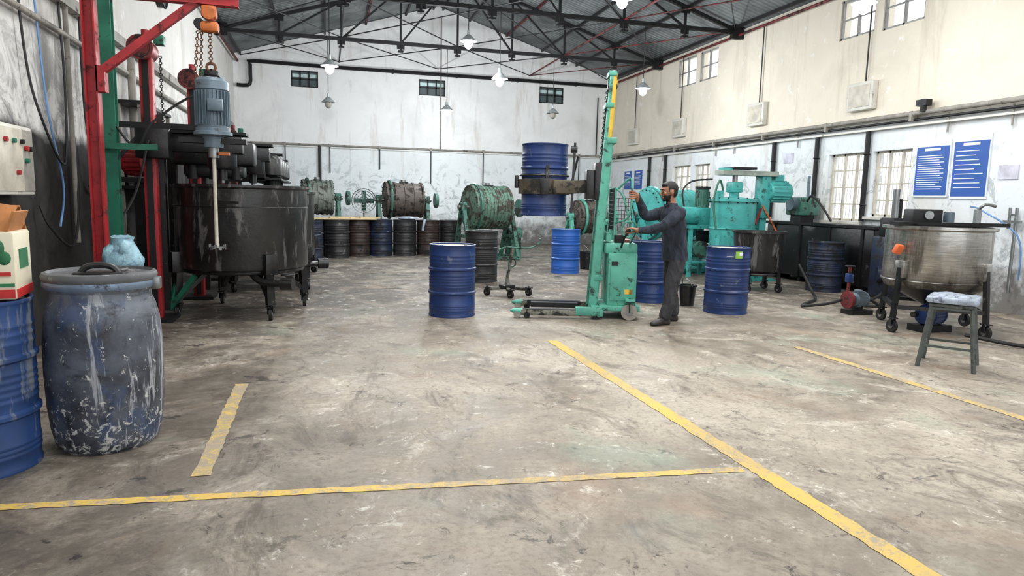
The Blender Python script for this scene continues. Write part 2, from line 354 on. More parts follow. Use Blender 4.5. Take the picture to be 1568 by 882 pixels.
b=Bd('pipe_on_back_wall'); b.tube([(XL+.1,YB-.12,4.6),(XL+.4,YB-.12,4.6),(XL+.48,YB-.12,4.75),(XL+.48,YB-.12,5.2),(XL+.6,YB-.12,5.3),(0,YB-.12,5.28),(9.2,YB-.12,5.28)],.055,blkm,sm=2)
for x in(0,2,4,6,8): b.box((x,YB-.07,5.28),(.05,.14,.12),blkm)
b.done()
b=Bd('conduit_on_back_wall'); b.cyl((XL+.05,YB-.06,2.97),(XR-.05,YB-.06,2.97),.03,greyw)
b.box((3.4,YB-.03,2.9),(12,.05,.02),white)
for x in(-1.2,.1,1.6,3.2,4.9,6.8,8.2): b.cyl((x,YB-.05,2.97),(x,YB-.05,2.0+.3*math.sin(x*5)),.016,cable,seg=6); b.box((x,YB-.05,2.97),(.06,.08,.1),greyw)
b.cyl((3.5,YB-.05,2.97),(3.5,YB-.05,7.0),.02,greyw); b.cyl((-.2,YB-.05,1),(-.2,YB-.05,2.97),.045,blkm)
b.cyl((8.8,YB-.05,2.97),(8.8,YB-.05,4.9),.02,cable); b.done()
b=Bd('ledge_on_right_wall'); b.cyl((XR-.1,YF,3.0),(XR-.1,YB-.1,3.0),.04,greyw); b.cyl((XR-.07,YF,2.9),(XR-.07,YB-.1,2.9),.022,blkm); b.box((XR-.04,(YB+YF)/2,2.82),(.08,YB-YF-.2,.03),white)
for y in range(-3,22,2): b.box((XR-.07,y+.4,2.96),(.14,.05,.16),greyw)
for y in(7.7,8.75,12.3,14.6,15.4,18.2): b.cyl((XR-.04,y,2.65),(XR-.04,y,2.95),.015,greyw,seg=8)
b.box((XR-.14,9.15,3.14),(.12,.2,.1),blkm); b.cyl((XR-.14,9.15,3),(XR-.14,9.15,3.2),.05,blkm); b.done()
for y,z in((13.04,1.2),(11.68,1.2),(18.0,1.3),(19.0,.9),(10.36,1.2)): Bd('downpipe',(XR-.06,y,0)).cyl((0,0,z),(0,0,2.8),.045,blkm).torus((0,0,z+.3),.05,.01,blkm).torus((0,0,2.4),.05,.01,blkm).done()
for y,z in((10.6,3.44),(13.75,3.47),(17.3,3.5),(20.2,3.5)):
    b=Bd('wall_junction_box'); b.box((XR-.06,y,z),(.12,.62,.5),white,bev=.02); b.box((XR-.125,y,z),(.01,.5,.38),cream); b.cyl((XR-.05,y-.05,z+.25),(XR-.05,y-.05,EZ-.1),.014,cable,seg=6); b.done()
def poster(nm,y0,y1,z0,z1,rows):
    b=Bd(nm); x=XR-.012; b.box((x,(y0+y1)/2,(z0+z1)/2),(.02,y1-y0,z1-z0),pwhite); b.box((x-.012,(y0+y1)/2,(z0+z1)/2-.03),(.006,(y1-y0)*.94,(z1-z0)*.86),pblue)
    b.box((x-.017,(y0+y1)/2,z1-.14),(.004,(y1-y0)*.45,.04),pwhite)
    for i in range(rows):
        z=z1-.24-(z1-z0-.34)*i/rows; w=(y1-y0)*(.78-.25*random.random()); b.box((x-.017,y1-.06-w/2,z),(.004,w,.012),pwhite)
    b.done(False)
poster('safety_poster',8.67,9.32,1.64,2.54,16); poster('safety_poster',8.0,8.62,1.62,2.58,9); poster('safety_poster',19.5,20.1,1.86,2.52,8); poster('safety_poster',20.25,20.85,1.86,2.52,8)
def sheet(nm,y,z): 
    b=Bd(nm); b.box((XR-.01,y,z),(.015,.3,.2),mat('paper_sheet',(205,205,220),.7)); b.done(False)
sheet('paper_notice',7.7,2.0); sheet('paper_notice',12.6,2.45)
# ------------------------------------------------------------------ floor lines
lm=linemat('line_yellow',.51); lm2=linemat('line_yellow_worn',.46)
def fl(p,q,w,m=lm):
    b=Bd('yellow_floor_line'); p=V((*p,0));q=V((*q,0)); d=(q-p).normalized(); n=V((-d.y,d.x,0))*w/2; N=max(2,int((q-p).length/.04)); vs=[]
    for i in range(N+1):
        c=p+(q-p)*i/N; vs+=[c+n*random.uniform(.8,1.05)+V((0,0,.003)),c-n*random.uniform(.8,1.05)+V((0,0,.003))]
    b.add(vs,[(2*i,2*i+1,2*i+3,2*i+2) for i in range(N)],m); b.done(False)
fl((2.25,6.64),(2.31,.5),.115); fl((-.65,5.46),(-.645,3.66),.1,lm2); fl((-2.5,3.56),(2.2,3.15),.07,linemat('line_yellow_patchy',.485)); fl((4.69,5.95),(4.76,1.5),.1,lm2)
# ------------------------------------------------------------------ drums
def drum(name,x,y,m,z=0,h=.89,r=.285,rz=0,lid=None):
    b=Bd(name,(x,y,z),rz or random.uniform(0,360))
    P=[(0,.02),(r-.015,.02),(r-.012,0),(r+.004,0),(r+.006,.014),(r,.026)]
    def rib(zc,w,a): return [(r,zc-w),(r+a,zc-w*.4),(r+a,zc+w*.4),(r,zc+w)]
    for zc in (.10,.13,.16): P+=rib(zc*h,.012,.004)
    P+=rib(.335*h,.022,.014)
    for zc in (.42,.46,.5,.54,.58): P+=rib(zc*h,.012,.0035)
    P+=rib(.665*h,.022,.014)
    for zc in (.75,.8,.85): P+=rib(zc*h,.012,.0035)
    P+=[(r,h-.03),(r+.003,h-.022),(r+.008,h-.014),(r+.007,h-.002),(r-.004,h),(r-.012,h-.004),(r-.014,h-.018)]
    b.lathe(P,m,seg=40)
    b.lathe([(r-.014,h-.018),(r-.05,h-.02),(0,h-.02)],lid or m,seg=40)
    b.cyl((r*.62,0,h-.02),(r*.62,0,h-.004),.035,steel,seg=14); b.cyl((-r*.62,.03,h-.02),(-r*.62,.03,h-.008),.018,steel,seg=12)
    return b.done()
whl=mat('lid_whitish',(196,192,182),.5,stain=(120,120,118))
drum('steel_drum',1.5,8.38,blue,lid=mat('lid_brownish',(150,140,120),.5))
drum('steel_drum',-1.79,4.04,bluefg,lid=blackdrum)
drum('steel_drum',4.67,13.1,blueB,lid=whl)
drum('steel_drum',4.62,9.22,blue,lid=bluedark)
drum('steel_drum',5.22,8.12,blue,lid=whl)
drum('steel_drum',2.64,11.85,blackdrum,h=.9)
drum('steel_drum',8.36,10.02,bluedark,h=.85)
for x,y,m in((-.38,16.2,bluedark),(.22,16.75,blackdrum),(.72,17.2,brown),(1.28,17.3,bluedark),(1.88,17.35,blackdrum),(2.48,17.45,brown),(3.08,17.6,blackdrum),(.0,17.4,blackdrum),(-.62,16.85,bluedark),(-.42,15.5,bluedark)): drum('steel_drum',x,y,m,lid=blackdrum)
b=Bd('wooden_board',(.35,17.15,.905)); b.box((0,0,.0),(1.5,.7,.025),wood,(0,0,12)); b.box((.3,.1,.026),(1.2,.3,.03),wood,(0,0,6)); b.done()
b=Bd('cloth_on_drum',(1.95,17.3,.9)); b.ball((0,0,.03),(.25,.22,.05),poly); b.box((.37,-.2,-.12),(.06,.12,.3),poly,(0,10,0),.02); b.done()
b=Bd('label_sticker',(5.22,8.12,.78)); b.torus((0,0,0),.293,.002,white,a0=-2.2,a1=-1.9); b.box((-.03,-.296,.02),(.1,.004,.09),mat('label_green',(150,200,80),.5)); b.box((.0,-.298,.03),(.05,.004,.04),pwhite); b.done()
def bucket(x,y,r=.14,h=.3,m=blk):
    b=Bd('bucket',(x,y,0)); b.lathe([(0,0),(r*.8,0),(r,h-.02),(r+.012,h-.02),(r+.012,h),(r-.01,h),(r*.8-.01,.02),(0,.02)],m,seg=24); b.torus((0,0,h-.02),r+.01,.005,steel,(1,0,.4),a0=0,a1=math.pi); b.done()
bucket(5.4,13.8,.16,.38); bucket(4.98,8.72,.12,.3)
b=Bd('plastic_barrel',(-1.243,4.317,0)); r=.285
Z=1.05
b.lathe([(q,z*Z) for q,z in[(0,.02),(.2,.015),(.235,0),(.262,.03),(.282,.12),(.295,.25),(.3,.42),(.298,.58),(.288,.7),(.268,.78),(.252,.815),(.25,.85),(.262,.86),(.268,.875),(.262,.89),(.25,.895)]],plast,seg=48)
b.lathe([(q,z*Z) for q,z in[(.25,.865),(.275,.868),(.284,.88),(.284,.9),(.276,.915)]],mat('clamp_ring_bluegrey',(120,138,160),.4,.3,.2,5,(70,74,84)),seg=48)
b.lathe([(q,z*Z) for q,z in[(.276,.9),(.285,.915),(.288,.935),(.28,.95),(.262,.955),(.255,.94),(.0,.93)]],mat('lid_grey_dirty',(90,92,95),.5,0,.3,6,(160,160,158),8,.56),seg=48)
b.tube([(-.1,-.02,.975),(-.07,-.02,1.02),(0,-.02,1.035),(.07,-.02,1.02),(.1,-.02,.975)],.018,blackdrum,seg=8); b.box((.0,.0,.985),(.26,.12,.02),blackdrum,bev=.008)
b.box((.29,-.03,.935),(.05,.05,.07),steel,bev=.006); b.done()
def tin():
    m1=mat('tin_label_cream',(222,214,190),.5,0,.1,3,(190,120,90),5,.66); m2=mat('tin_label_red',(190,40,40),.5); m3=mat('tin_label_green',(40,110,70),.5); cb=mat('cardboard_brown',(176,116,66),.8)
    b=Bd('cardboard_paint_box',(-1.70,4.06,.895),8); w,d,h=.34,.32,.34
    b.box((0,0,h/2),(w,d,h),m1,bev=.012); b.box((.0,-d/2-.001,.03),(w*.96,.004,.045),m2); b.box((.0,-d/2-.002,.075),(w*.96,.004,.015),m3)
    b.ball((.1,-d/2,.26),(.03,.006,.045),m3,12,8); b.ball((.075,-d/2,.22),(.035,.006,.03),m3,12,8); b.ball((.125,-d/2,.21),(.03,.006,.035),m3,12,8)
    b.ball((-.02,-d/2,.17),(.05,.006,.06),m2,12,8); b.box((.09,-d/2-.002,.13),(.12,.004,.02),m2)
    b.box((w/2+.001,.0,.03),(.004,d*.95,.045),m2); b.box((w/2+.002,.0,.2),(.004,.16,.1),m3)
    b.box((-.02,-.06,h+.07),(w*.95,.24,.012),cb,(42,10,0)); b.box((.0,.13,h+.06),(w*.9,.17,.012),cb,(-50,0,0)); b.box((w/2-.02,0,h+.04),(.012,d*.85,.13),cb,(0,20,0)); b.done()
tin()
b=Bd('trash_bin',(-1.82,6.9,0)); b.lathe([(0,0),(.2,0),(.24,.7),(.26,.72),(.26,.75),(.23,.75),(.19,.03),(0,.03)],blk,seg=28); b.done()
b=Bd('plastic_bag',(-1.8,6.9,.75)); b.lathe([(.0,-.02),(.15,-.02),(.17,.04),(.16,.12),(.12,.19),(.09,.25),(.1,.29),(.05,.3),(0,.28)],bagm,seg=15,sx=1,sy=.8); b.ball((.08,.0,.06),(.1,.1,.09),bagm,11,7); b.ball((-.09,-.03,.1),(.07,.08,.13),bagm,11,7); b.ball((.03,-.05,.17),(.07,.07,.1),bagm,11,7); b.done(ang=60,jit=.01)
# ------------------------------------------------------------------ left machinery
b=Bd('gantry_column',(-2.14,7.5,0)); 
for d in(-.05,.05): b.box((d,0,2.7),(.014,.12,5.4),red)
b.box((0,0,2.7),(.1,.014,5.4),red); b.box((0,0,.01),(.34,.3,.02),red)
b.bar((.05,0,2.55),(.93,0,3.28),.07,.07,red); b.box((.62,0,3.27),(1.4,.1,.012),red); b.box((.62,0,3.33),(1.4,.012,.12),red); b.box((.62,0,3.39),(1.4,.1,.012),red); b.box((.08,0,2.5),(.08,.12,.24),red); b.done()
b=Bd('green_column',(-2.13,7.95,0))
for d in(-.05,.05): b.box((0,d,2.6),(.13,.014,5.2),grn)
b.box((0,0,2.6),(.014,.1,5.2),grn); b.box((0,0,.01),(.26,.26,.02),grn); b.box((.2,-.1,1.9),(.5,.05,.06),grn); b.done()
def chain(b,p,q,m,n,r=.016):
    p=V(p);q=V(q)
    for i in range(n):
        c=p+(q-p)*(i+.5)/n; b.torus(c,r,.0055,m,(1,0,0) if i%2 else (0,1,0),10,5)
rust=mat('chain_rust',(100,64,40),.6,.4)
b=Bd('hanging_motor_mixer',(-1.09,7.5,0))
b.box((0,0,3.2),(.14,.1,.12),orange,bev=.02); b.cyl((0,-.07,3.18),(0,.07,3.18),.06,orange,seg=18); b.box((0,0,3.06),(.17,.12,.1),orange,bev=.03); b.cyl((-.09,-.05,3.08),(-.09,.05,3.08),.05,blkm)
chain(b,(0,0,3.0),(0,0,2.72),rust,10); b.torus((0,0,2.68),.04,.014,rust,(0,1,0),14,6); chain(b,(-.11,0,3.02),(-.16,0,2.45),rust,18,.014); chain(b,(-.08,.03,3.02),(-.12,.03,2.2),rust,26,.013)
b.cyl((0,0,2.6),(0,0,2.64),.07,blkm); b.bar((-.15,0,2.5),(0,0,2.66),.02,.02,blkm); b.bar((.15,0,2.5),(0,0,2.66),.02,.02,blkm)
b.lathe([(0,2.57),(.13,2.57),(.155,2.54),(.155,2.46),(.14,2.45),(.14,2.1),(.16,2.09),(.16,2.06),(.18,2.05),(.18,2.02),(.1,2.0),(.09,1.9),(0,1.9)],motorb,seg=32)
for i in range(28):
    a=2*math.pi*i/28; b.box((.15*math.cos(a),.15*math.sin(a),2.28),(.03,.006,.33),motorb,(0,0,math.degrees(a)))
b.box((.05,-.16,2.3),(.14,.07,.12),motorb,bev=.01); b.box((0,0,1.965),(.62,.12,.05),blkm); b.cyl((0,0,1.95),(0,0,1.8),.05,steel); b.cyl((0,0,1.85),(0,0,.9),.018,cream); b.box((.1,-.03,1.84),(.1,.05,.03),orange)
b.cyl((0,0,.9),(0,0,.912),.085,steel,seg=20)
for i in range(12):
    a=2*math.pi*i/12; b.box((.083*math.cos(a),.083*math.sin(a),.906+(.012 if i%2 else -.012)),(.006,.03,.03),steel,(0,0,math.degrees(a)))
b.done()
def tank(name,x,y,r,z0,z1,m,legs,rot=0,castr=.07,fr=blkm):
    b=Bd(name,(x,y,0),rot)
    P=[(0,z0)]+[(r*.93,z0-.01),(r*.985,z0+.01),(r,z0+.05),(r,z1-.05),(r+.005,z1-.045),(r+.03,z1-.03),(r+.03,z1),(r-.008,z1),(r-.008,z0+.25),(0,z0+.25)]
    b.lathe(P,m,seg=56)
    for i in range(legs):
        a=2*math.pi*(i+.5)/legs; c,s_=math.cos(a),math.sin(a)
        b.bar((r*.98*c,r*.98*s_,z0+.2),(r*1.02*c,r*1.02*s_,castr*2.5),.09,.07,fr); b.box((r*1.02*c,r*1.02*s_,z0+.08),(.14,.14,.24),fr,(0,0,math.degrees(a)),.01)
        b.caster((r*1.03*c,r*1.03*s_,0),castr); b.bar((r*.98*c,r*.98*s_,.24),(r*.5*c,r*.5*s_,z0),.05,.05,fr)
    b.torus((0,0,z0-.02),r*.9,.03,fr,seg=40)
    return b
b=tank('mixing_tank',-1.0,8.97,.76,.57,1.55,tankm,4,rot=-18,fr=blk); b.torus((0,0,1.3),.762,.006,blk,seg=48); b.box((.15,-.76,1.35),(.28,.04,.03),blk); b.tube([(.3,-.5,.57),(.45,-.6,.46),(.75,-.65,.44)],.04,blk); b.cyl((.72,-.65,.44),(.86,-.65,.44),.07,blk); b.torus((.8,-.65,.55),.07,.01,blk)
b.bar((-.55,-.5,.5),(-.62,-.6,.1),.05,.05,grn); b.bar((-.3,-.62,.5),(-.62,-.6,.1),.05,.05,grn); b.done()
b=tank('mixing_tank',-.92,11.35,.72,.5,1.5,tankm,4,rot=10,fr=blk); b.tube([(.2,-.4,.48),(.5,-.5,.4),(.75,-.5,.4)],.045,blk); b.cyl((.7,-.5,.4),(.85,-.5,.4),.08,blk); b.done()
b=tank('mixing_tank',-.95,13.6,.7,.5,1.45,tankm,4,rot=30,fr=blk); b.done()
def post(x,y,h,lit=True):
    b=Bd('mixer_lift_post',(x,y,0)); m=red if lit else redd  # rear posts take the darker, dirtier red paint
    b.box((0,0,h/2),(.13,.13,h),m,bev=.01); b.box((0,-.07,h/2),(.06,.02,h*.96),blkm); b.box((0,0,.02),(.4,.4,.04),blkm); b.box((.06,.12,1.2),(.12,.1,2.2),blk)
    b.cyl((-.02,-.16,h-.05),(-.02,.14,h-.05),.12,m,seg=24); b.cyl((-.02,-.18,h-.05),(-.02,-.16,h-.05),.13,redd,seg=24); b.torus((-.02,-.17,h-.05),.1,.012,blkm,(0,1,0)); b.box((.14,0,h+.06),(.1,.12,.1),grn,bev=.01); b.cyl((0,0,h),(0,0,h+.16),.04,m)
    chain(b,(.14,0,h-.1),(.14,0,2.0),blkm,30,.014)
    b.box((.05,0,1.98),(.34,.3,.34),blk,bev=.02); b.box((.5,.12,2.0),(.9,.22,.2),blk,bev=.015); b.box((.5,.12,2.12),(1.0,.3,.03),blkm)
    b.cyl((.72,.12,1.6),(.72,.12,2.0),.05,blk); b.lathe([(0,1.72),(.14,1.72),(.16,1.76),(.16,1.92),(.1,1.96),(0,1.96)],blk,Matrix.Translation((.72,.12,0)),24)
    b.cyl((.72,.12,1.57),(.72,.12,1.6),.025,steel)
    return b
b=post(-1.88,8.45,3.02)
b.box((.1,-.12,2.16),(1.0,.06,.06),blkm); b.bar((-.5,-.15,1.55),(.0,-.1,2.15),.04,.04,blkm); b.done()
b=post(-1.72,10.2,2.98); b.done(); b=post(-1.72,12.4,2.7,False); b.done(); b=post(-1.75,14.5,2.6,False); b.done()
b=Bd('belt_cover_housing',(-1.35,9.4,1.82)); b.box((0,0,.12),(.95,.4,.3),blk,bev=.04); b.box((0,0,-.08),(.7,.3,.2),blk,bev=.04)
for x in(-.25,0,.25): b.cyl((x,-.1,-.2),(x,-.1,.05),.07,blkm)
b.box((-.52,.1,-.85),(.1,.1,1.94),blk); b.done()
b=Bd('pulley_row',(-.95,12.5,1.6))
for i in range(5):
    y=i*.55-1.1; T=Matrix.Translation((.1,y,.1)); b.lathe([(0,.02),(.15,.02),(.18,.05),(.18,.28),(.15,.33),(.07,.36),(0,.36)],blk,T,22); b.cyl((.1,y,-.06),(.1,y,.1),.06,blkm)
b.box((-.1,0,.12),(.3,3,.14),blkm); b.box((.1,0,.08),(.36,3,.03),blk)
for y in(-1.3,1.3): b.box((-.98,y,-.7),(.1,.1,1.8),blkm); b.box((-.5,y,.12),(.9,.1,.1),blkm)
b.done()
def motor(name,c,ax,r,L,m,loc=(0,0,0)):
    b=Bd(name,loc); c=V(c);ax=V(ax).normalized(); T=align(c-ax*L/2,c+ax*L/2)
    b.lathe([(0,0),(r*.85,0),(r,.03),(r,L*.2),(r*.93,L*.21),(r*.93,L*.85),(r*1.08,L*.86),(r*1.08,L*.92),(r*.5,L),(r*.2,L),(r*.2,L*1.2),(0,L*1.2)],m,T,28)
    for i in range(20):
        a=2*math.pi*i/20; p=T@V((r*.97*math.cos(a),r*.97*math.sin(a),L*.22)); q=T@V((r*.97*math.cos(a),r*.97*math.sin(a),L*.84)); b.bar(p,q,.01,.03,m)
    b.box((c.x,c.y,c.z+r*1.1),(r*.8,r*.8,r*.5),m,bev=.01); return b
b=motor('red_gear_motor',(0,0,0),(1,-.5,0),.17,.34,red,(-2.1,8.95,1.8)); b.box((.02,0,-.22),(.4,.34,.06),blkm); b.box((0,.0,-1.0),(.12,.12,1.56),blkm); b.done()
b=Bd('electrical_panel',(XL+.09,6.33,1.68)); b.box((0,0,0),(.18,.9,.56),white,bev=.012); b.box((.095,-.02,0),(.012,.5,.5),cream,bev=.004); b.box((.092,.34,0),(.01,.2,.5),greyw)
for i,(y,z) in enumerate([(-.1,.15),(.05,.15),(.2,.15),(.1,-.1),(.28,.1),(.28,.0),(.36,.1)]): b.cyl((.09,y,z),(.125,y,z),.02,[red,grn,blkm,red][i%4],seg=12)
b.done()
for nm,pts,m,r in(('wall_cable',[(.05,7.0,3.6),(.06,7.1,2.6),(.1,7.25,2.1),(.12,7.7,1.7),(.1,7.9,2.4),(.05,8.0,3.3)],cable,.012),('wall_cable',[(.05,7.4,3.2),(.07,7.5,2.2),(.1,7.7,1.5),(.15,7.4,1.1)],cableb,.01),('wall_cable',[(.06,7.2,1.3),(.1,7.3,1.1),(.15,7.7,.9),(.1,8.1,1.3),(.06,8.2,2.0)],cable,.012),('wall_cable',[(.05,8.6,3.4),(.06,8.6,2.2),(.1,8.8,1.6),(.1,9.4,1.4)],cable,.014),('wall_cable',[(.05,9.3,4.2),(.06,9.3,3.0),(.1,9.5,1.9)],cable,.014)):
    Bd(nm,(XL,0,0)).tube(pts,r,m,seg=6,sm=8).done()
b=Bd('wall_conduit',(XL,0,0)); b.cyl((.06,YF,3.0),(.06,YB-.2,3.0),.03,greyw); b.box((.05,9,3.35),(.1,24,.12),greyw); b.cyl((.06,8.15,.9),(.06,8.15,3.3),.025,greyw); b.cyl((.06,9.6,1.4),(.06,9.6,5.2),.04,greyw); b.cyl((.1,10.4,1.6),(.1,10.4,3.2),.05,greyw)
b.done()
b=Bd('steel_wall_rack',(XL+.3,10.7,0))
for y in(-.8,0,.8):
    b.box((0,y,1.3),(.05,.05,2.6),greyw); b.box((-.25,y,1.3),(.05,.05,2.6),greyw)
for z in(1.5,2.0,2.58): b.box((-.12,0,z),(.32,1.7,.04),blkm)
b.box((-.1,.4,2.2),(.25,.5,.36),blk,bev=.02); b.box((-.1,-.4,1.7),(.25,.5,.3),greyw,bev=.02); b.done()
Bd('exhaust_vent',(XL,12.6,4.6)).cyl((.0,0,0),(.1,0,0),.2,blkm,seg=28).torus((.1,0,0),.2,.02,blkm,(1,0,0)).done()
b=Bd('hanging_air_hose'); b.tube([(-2.2,8.0,2.3),(-1.9,7.9,1.9),(-1.7,7.8,2.15),(-1.3,7.9,2.45),(-1.2,7.9,2.2)],.013,cable,seg=6,sm=8); b.tube([(-1.85,8.25,2.0),(-2.0,8.2,1.4),(-2.2,8.0,1.1),(-2.45,8.3,1.5)],.014,cable,seg=6,sm=8); b.done()
# ------------------------------------------------------------------ ball mills
def ball_mill(x,y,zc,L,R,rz,dm,fm,bands=5):
    b=Bd('ball_mill',(x,y,0),rz); T=align((-L/2,0,zc),(L/2,0,zc))
    P=[(0,-.02),(R*.3,-.02),(R*.9,.0),(R*1.03,.0),(R*1.03,.05),(R*.97,.055)]
    for i in range(bands):
        z=L*(i+1)/(bands+1); P+=[(R*.97,z-.03),(R*1.01,z-.025),(R*1.01,z+.025),(R*.97,z+.03)]
    P+=[(R*.97,L-.055),(R*1.03,L-.05),(R*1.03,L),(R*.9,L),(R*.3,L+.02),(0,L+.02)]
    b.lathe(P,dm,T,40)
    for i in range(24):
        a=2*math.pi*i/24
        for x0 in(-L/2-.01,L/2+.01): b.cyl((x0-.012,R*.95*math.cos(a),zc+R*.95*math.sin(a)),(x0+.012,R*.95*math.cos(a),zc+R*.95*math.sin(a)),.014,blkm,seg=6)
    b.torus((-L/2+.12,0,zc),R*1.06,.035,fm,(1,0,0),36,6)
    for sx in(-1,1):
        X=sx*(L/2+.16); b.cyl((sx*L/2,0,zc),(sx*(L/2+.28),0,zc),.05,steel); b.box((X,0,zc-.02),(.14,.26,.16),fm,bev=.03); b.cyl((X-.07,0,zc+.02),(X+.07,0,zc+.02),.1,fm)
        for sy in(-1,1): b.bar((X,sy*.08,zc-.05),(X,sy*R*.95,0.02),.09,.07,fm)
        b.box((X,0,.05),(.12,2*R,.08),fm); b.box((X,0,zc*.45),(.08,R*1.2,.07),fm)
    b.box((0,R*.9,.05),(L+.3,.1,.08),fm); b.box((0,-R*.9,.05),(L+.3,.1,.08),fm)
    b.box((0,-R*.1,zc+R*.98),(.2,.16,.05),blkm); b.cyl((0,0,zc+R),(0,0,zc+R+.07),.07,steel)
    X=L/2+.42; b.cyl((X-.04,0,zc),(X+.04,0,zc),R*.42,fm,seg=28); b.box((X,.3,.5),(.3,.35,.3),fm,bev=.03); b.cyl((X-.2,.3,.62),(X+.2,.3,.62),.13,fm,seg=20); b.box((X,.3,.2),(.3,.3,.4),fm)
    return b.done()
ball_mill(-.25,18.7,1.4,.75,.45,8,gdirty,tealdirty)
ball_mill(2.0,18.9,1.38,1.0,.47,5,bdirty,tealdirty,3)
ball_mill(3.75,16.3,1.25,.95,.52,12,mat('mill_striped_green',(98,132,116),.5,0,.3,5,(64,60,52),5,.46),tealdirty,9)
ball_mill(6.5,16.6,1.05,.7,.42,5,bdirty,teal,4)
ball_mill(7.0,13.3,1.22,1.1,.52,10,tealb,tealb,3)
b=Bd('pedestal_fan',(1.02,20.2,0)); b.lathe([(0,0),(.22,0),(.2,.03),(.03,.06),(.02,1.2),(0,1.2)],greyw,seg=24)
for R in(.12,.2,.28,.34): 
    for d in(-.08,.04): b.torus((0,d,1.33),R,.006 if R<.33 else .011,steel,(0,1,0),30,5)
for i in range(18):
    a=2*math.pi*i/18; b.cyl((.05*math.cos(a),-.1,1.33+.05*math.sin(a)),(.34*math.cos(a),-.06,1.33+.34*math.sin(a)),.004,steel,seg=5)
for i in range(4): b.box((.16*math.cos(i*1.571),-.02,1.33+.16*math.sin(i*1.571)),(.26,.012,.14),tealdirty,(25,-math.degrees(i*1.571),0))
b.cyl((0,-.05,1.33),(0,.18,1.33),.07,tealdirty); b.done()
# ------------------------------------------------------------------ teal machines on right
b=Bd('agitator_vessel',(7.5,11.6,0))
b.lathe([(0,.55),(.3,.56),(.4,.63),(.42,.7),(.42,1.5),(.46,1.51),(.46,1.56),(.1,1.6),(0,1.6)],tealb,seg=44)
b.torus((0,0,1.0),.425,.012,tealb,seg=40)
for i in range(16): b.cyl((.44*math.cos(i*.3927),.44*math.sin(i*.3927),1.48),(.44*math.cos(i*.3927),.44*math.sin(i*.3927),1.585),.012,blkm,seg=6)
for a in(.4,1.97,3.54,5.1): b.bar((.4*math.cos(a),.4*math.sin(a),.8),(.45*math.cos(a),.45*math.sin(a),0),.08,.06,tealb)
b.cyl((0,0,1.56),(0,0,1.72),.09,tealb); b.box((0,0,1.78),(.24,.24,.2),tealb,bev=.03); b.cyl((0,0,1.85),(0,0,2.0),.05,steel)
b.box((.25,0,2.05),(1.2,.3,.09),mat('beam_dirtygrey',(150,160,150),.6)); b.cyl((-.2,0,2.0),(-.2,0,2.14),.14,tealb); b.box((.1,.0,2.14),(.5,.35,.04),blkm)
b.box((.62,.0,1.65),(.2,.24,.9),tealb,bev=.02); b.bar((.62,0,1.25),(.62,0,0),.14,.14,tealb); b.box((.62,0,.02),(.5,.5,.04),tealb); b.bar((.55,-.1,1.4),(.3,-.3,1.1),.03,.03,red); b.bar((.55,-.12,1.45),(.85,-.2,.95),.03,.03,orange)
c=V((.92,-.05,1.72)); T=align(c-V((.24,0,0)),c+V((.24,0,0))); b.lathe([(0,0),(.17,0),(.19,.03),(.19,.4),(.17,.46),(0,.48)],tealb,T,26)
for i in range(18):
    a=2*math.pi*i/18; p=c+V((-.2,.2*math.cos(a),.2*math.sin(a))); b.bar(p,p+V((.36,0,0)),.01,.03,tealb)
b.box((.92,-.02,1.98),(.2,.16,.12),tealb,bev=.01); b.box((-.38,-.1,1.62),(.12,.1,.18),tealb); b.tube([(-.3,-.1,1.7),(-.45,-.2,1.9),(-.55,-.2,1.5),(-.5,-.25,1.0)],.02,mat('hose_green',(60,110,90),.5)); b.done()
b=Bd('bead_mill_machine',(7.2,12.4,0))
for sx in(-1,1):
    for sy in(-1,1): b.box((sx*.25,sy*.22,.5),(.07,.07,1.0),tealb)
b.box((0,0,1.0),(.62,.55,.06),tealb); b.box((0,0,.3),(.56,.5,.05),tealb); b.cyl((0,-.26,.55),(0,.2,.55),.17,tealdirty,seg=24); b.box((.1,-.1,.8),(.3,.05,.25),blkm,bev=.01)
b.cyl((-.5,-.08,1.22),(-.08,-.08,1.22),.17,tealb,seg=28); b.cyl((-.54,-.08,1.22),(-.5,-.08,1.22),.2,blkm,seg=24); b.box((.1,0,1.2),(.32,.34,.36),tealb,bev=.03); b.cyl((.1,0,1.38),(.1,0,1.75),.13,tealdirty,seg=22)
for i in range(16): a=i*.3927; b.bar((.1+.135*math.cos(a),.135*math.sin(a),1.42),(.1+.135*math.cos(a),.135*math.sin(a),1.7),.01,.02,tealdirty)
b.cyl((.1,0,1.75),(.1,0,1.8),.15,blkm,seg=22); b.tube([(-.3,0,1.4),(-.35,0,1.7),(-.15,0,1.9),(.3,0,1.95)],.018,cable); b.done()
b=Bd('discharge_pump_unit',(9.05,11.6,1.45)); b.box((0,0,0),(.4,.5,.35),tealdirty,bev=.03); b.cyl((-.3,0,.05),(0,0,.05),.13,motorb); b.box((0,0,-.24),(.3,.3,.13),blkm); b.tube([(-.1,-.25,.1),(-.2,-.5,.2),(-.2,-.8,-.0),(-.15,-1.0,-.26)],.02,cable); b.cyl((.1,.0,.15),(.1,.0,.6),.03,motorb); b.done()
b=Bd('wheeled_black_pot',(7.1,10.15,0)); b.lathe([(0,.3),(.3,.3),(.37,.36),(.42,.98),(.45,.99),(.45,1.02),(.41,1.02),(.35,.4),(0,.36)],tankm,seg=44)
for i in range(4):
    a=.6+math.pi/2*i; b.bar((.36*math.cos(a),.36*math.sin(a),.45),(.38*math.cos(a),.38*math.sin(a),.16),.06,.05,blk); b.caster((.38*math.cos(a),.38*math.sin(a),0),.065)
b.torus((0,0,.3),.33,.025,blk); b.done()
b=Bd('long_black_vat',(9.04,10.9,0)); b.box((0,0,.6),(.46,2.9,1.0),blk,bev=.03); b.box((0,0,1.12),(.52,2.96,.05),blkm)
